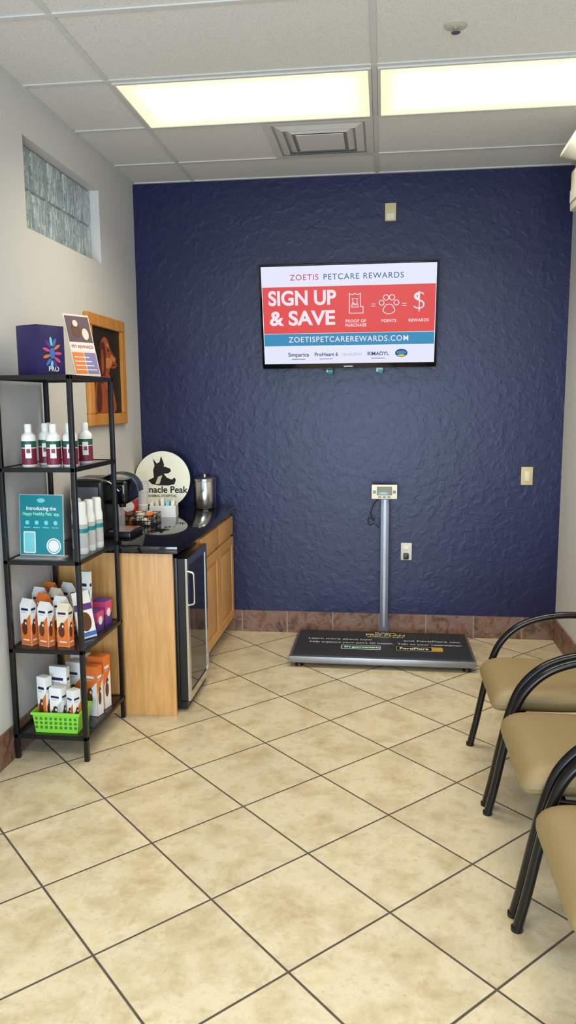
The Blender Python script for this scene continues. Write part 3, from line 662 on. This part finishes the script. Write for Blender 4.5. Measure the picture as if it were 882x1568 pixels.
for i in range(5): box(g,"packet_%d"%i,-.07+.028*i,-.05+.028*i,-.045,.045,.01,.10+.01*(i%3),[m_paper,m_cream,m_paper,m_tealL,m_paper][i],.001,Mn@Matrix.Rotation(.06*(i-2),4,'Y'))
g=G("snack_bag",(-1.575,4.545,CZ))
prism(g,"bag",[(-.05,0),(.05,0),(.055,.06),(.045,.15),(.05,.165),(-.045,.165),(-.042,.15),(-.055,.06)],.045,m_red,frame((-1.560,4.545,CZ+.001),(1,.1,0),(0,0,1)),bev=.008)
disc(g,"bag_label",0,.085,.035,.035,.046,m_paper,frame((-1.560,4.545,CZ+.001),(1,.1,0),(0,0,1)))
g=G("creamer_basket",(-1.43,4.33,CZ))
kx0,kx1,ky0,ky1=-1.52,-1.33,4.24,4.43
wr=[]
for zz in (.004,.035,.066):
    wr+=[(kx0,kx1,ky0,ky0+.003,CZ+zz,CZ+zz+.003),(kx0,kx1,ky1-.003,ky1,CZ+zz,CZ+zz+.003),(kx0,kx0+.003,ky0,ky1,CZ+zz,CZ+zz+.003),(kx1-.003,kx1,ky0,ky1,CZ+zz,CZ+zz+.003)]
for i in range(9):
    x=kx0+i*(kx1-kx0-.003)/8; y=ky0+i*(ky1-ky0-.003)/8
    wr+=[(x,x+.003,ky0,ky0+.003,CZ,CZ+.068),(x,x+.003,ky1-.003,ky1,CZ,CZ+.068),(kx0,kx0+.003,y,y+.003,CZ,CZ+.068),(kx1-.003,kx1,y,y+.003,CZ,CZ+.068),(x,x+.003,ky0,ky1,CZ,CZ+.003)]
boxes(g,"wire_basket",wr,m_blackmetal)
random.seed(5)
for i in range(26):
    x=random.uniform(kx0+.025,kx1-.025); y=random.uniform(ky0+.025,ky1-.025); zz=CZ+.006+.022*(i%3)
    lathe(g,"pod_%d"%i,[(0,0),(.014,0),(.019,.020),(.021,.021),(.021,.023),(0,.023)],[m_paper,m_cream,m_brown,m_orange][i%4],T(x,y,zz)@Matrix.Rotation(random.uniform(-.5,.5),4,'X'),12)

# ------------------------------------------------------------ waiting chairs
def chair(ya,yb):
    """ya = far side tube, yb = near side tube; chair faces -X"""
    yc=(ya+yb)/2; g=G("waiting_room_armchair",(.75,yc,0))
    for nm,y in (("far",ya),("near",yb)):
        path=[(.430,y,.004),(.455,y,.12),(.485,y,.28),(.512,y,.40),(.555,y,.51),(.64,y,.595),(.76,y,.640),(.90,y,.652),(1.00,y,.630),(1.045,y,.56),(1.055,y,.44),(1.07,y,.22),(1.10,y,.004)]
        sweep(g,"arm_leg_"+nm,path,.020,.0155,m_tubeblk,side=(0,1,0),k=8,n=18)
        for q,xx in (("front",.43),("rear",1.10)): lathe(g,"glide_%s_%s"%(nm,q),[(0,0),(.019,0),(.019,.012),(0,.012)],m_blackp,T(xx,y,0),12)
        s=1 if nm=="far" else -1
        sweep(g,"seat_rail_"+nm,[(.515,y-s*.02,.385),(.75,y-s*.02,.375),(1.055,y-s*.02,.37)],.010,.012,m_tubeblk)
    y0,y1=yb+.026,ya-.026
    boxes(g,"cross_bars",[(.56,.585,yb,ya,.365,.385),(.98,1.0,yb,ya,.365,.385)],m_tubeblk)
    prof=[(1.00,.380),(1.00,.455),(.93,.468),(.80,.462),(.66,.466),(.56,.470),(.500,.462),(.462,.436),(.450,.402),(.458,.376),(.49,.368),(.60,.372)]
    bm=bmesh.new(); n=len(prof); NS=10; rows=[]
    for s_ in range(NS+1):
        f=s_/NS; y=y0+(y1-y0)*f; e=min(f,1-f)*(y1-y0); dr=max(0,1-e/.03); c=.75
        row=[]
        for x,zz in prof:
            X=c+(x-c)*(1-.05*dr**2); Z=.42+(zz-.42)*(1-.55*dr**2)+.006*math.sin(PI*f)*(1 if zz>.44 else 0)
            row.append(bm.verts.new((X,y,Z)))
        rows.append(row)
    for A,B in zip(rows,rows[1:]):
        for i in range(n): bm.faces.new((A[i],A[(i+1)%n],B[(i+1)%n],B[i]))
    bm.faces.new(rows[0]); bm.faces.new(rows[-1])
    o=fin(bm,"seat_cushion",m_vinyl,g,smooth=True)
    sb=o.modifiers.new("sub",'SUBSURF'); sb.levels=2; sb.render_levels=2
    # back cushion
    Mb=frame((1.045,yc,.72),(0,-1,0),(.16,0,1))
    o=box(g,"back_cushion",-(y1-y0)/2,(y1-y0)/2,-.20,.20,-.0,.055,m_vinyl,.022,Mb,seg=4)
    box(g,"back_shell",-(y1-y0)/2+.02,(y1-y0)/2-.02,-.19,.19,-.012,.002,m_blackp,.005,Mb)
    for nm,y in (("far",y1-.04),("near",y0+.04)): sweep(g,"back_upright_"+nm,[(.99,y,.375),(1.03,y,.42),(1.04,y,.55),(1.05,y,.75)],.012,.009,m_tubeblk)
chair(3.52,2.968); chair(2.900,2.290); chair(2.222,1.63)

# ------------------------------------------------------------ lights / world / camera
def area(name,loc,rot,sx,sy,W,col):
    l=bpy.data.lights.new(name,'AREA'); l.shape='RECTANGLE'; l.size=sx; l.size_y=sy; l.energy=W; l.color=col
    o=bpy.data.objects.new(name,l); o.location=loc; o.rotation_euler=rot; bpy.context.collection.objects.link(o); return o
area("storefront_daylight",(-.25,YF-.16,1.30),(math.radians(90),0,0),2.4,1.8,222,(.63,.80,1.0))
w=bpy.data.worlds.new("sky"); bpy.context.scene.world=w; w.use_nodes=True
bg=w.node_tree.nodes["Background"]; bg.inputs[0].default_value=(.75,.87,1.0,1); bg.inputs[1].default_value=1.2
sc=bpy.context.scene
sc.view_settings.view_transform='Standard'; sc.view_settings.look='None'; sc.view_settings.exposure=0; sc.view_settings.gamma=1
yaw,pit,rol=.1243,.1440,.0077; F=1163.092
cam=bpy.data.cameras.new("camera"); cam.sensor_fit='VERTICAL'; cam.sensor_height=36; cam.lens=F/1568*36; cam.clip_start=.02
co=bpy.data.objects.new("camera",cam); bpy.context.collection.objects.link(co)
fwd=Vector((-math.sin(yaw)*math.cos(pit),math.cos(yaw)*math.cos(pit),-math.sin(pit)))
right=Vector((math.cos(yaw),math.sin(yaw),0)); up=right.cross(fwd)
r_=right*math.cos(rol)-up*math.sin(rol); u_=right*math.sin(rol)+up*math.cos(rol)
m=Matrix.Identity(4)
for j in range(3): m[j][0]=r_[j]; m[j][1]=u_[j]; m[j][2]=-fwd[j]
m[2][3]=1.632
co.matrix_world=m
sc.camera=co
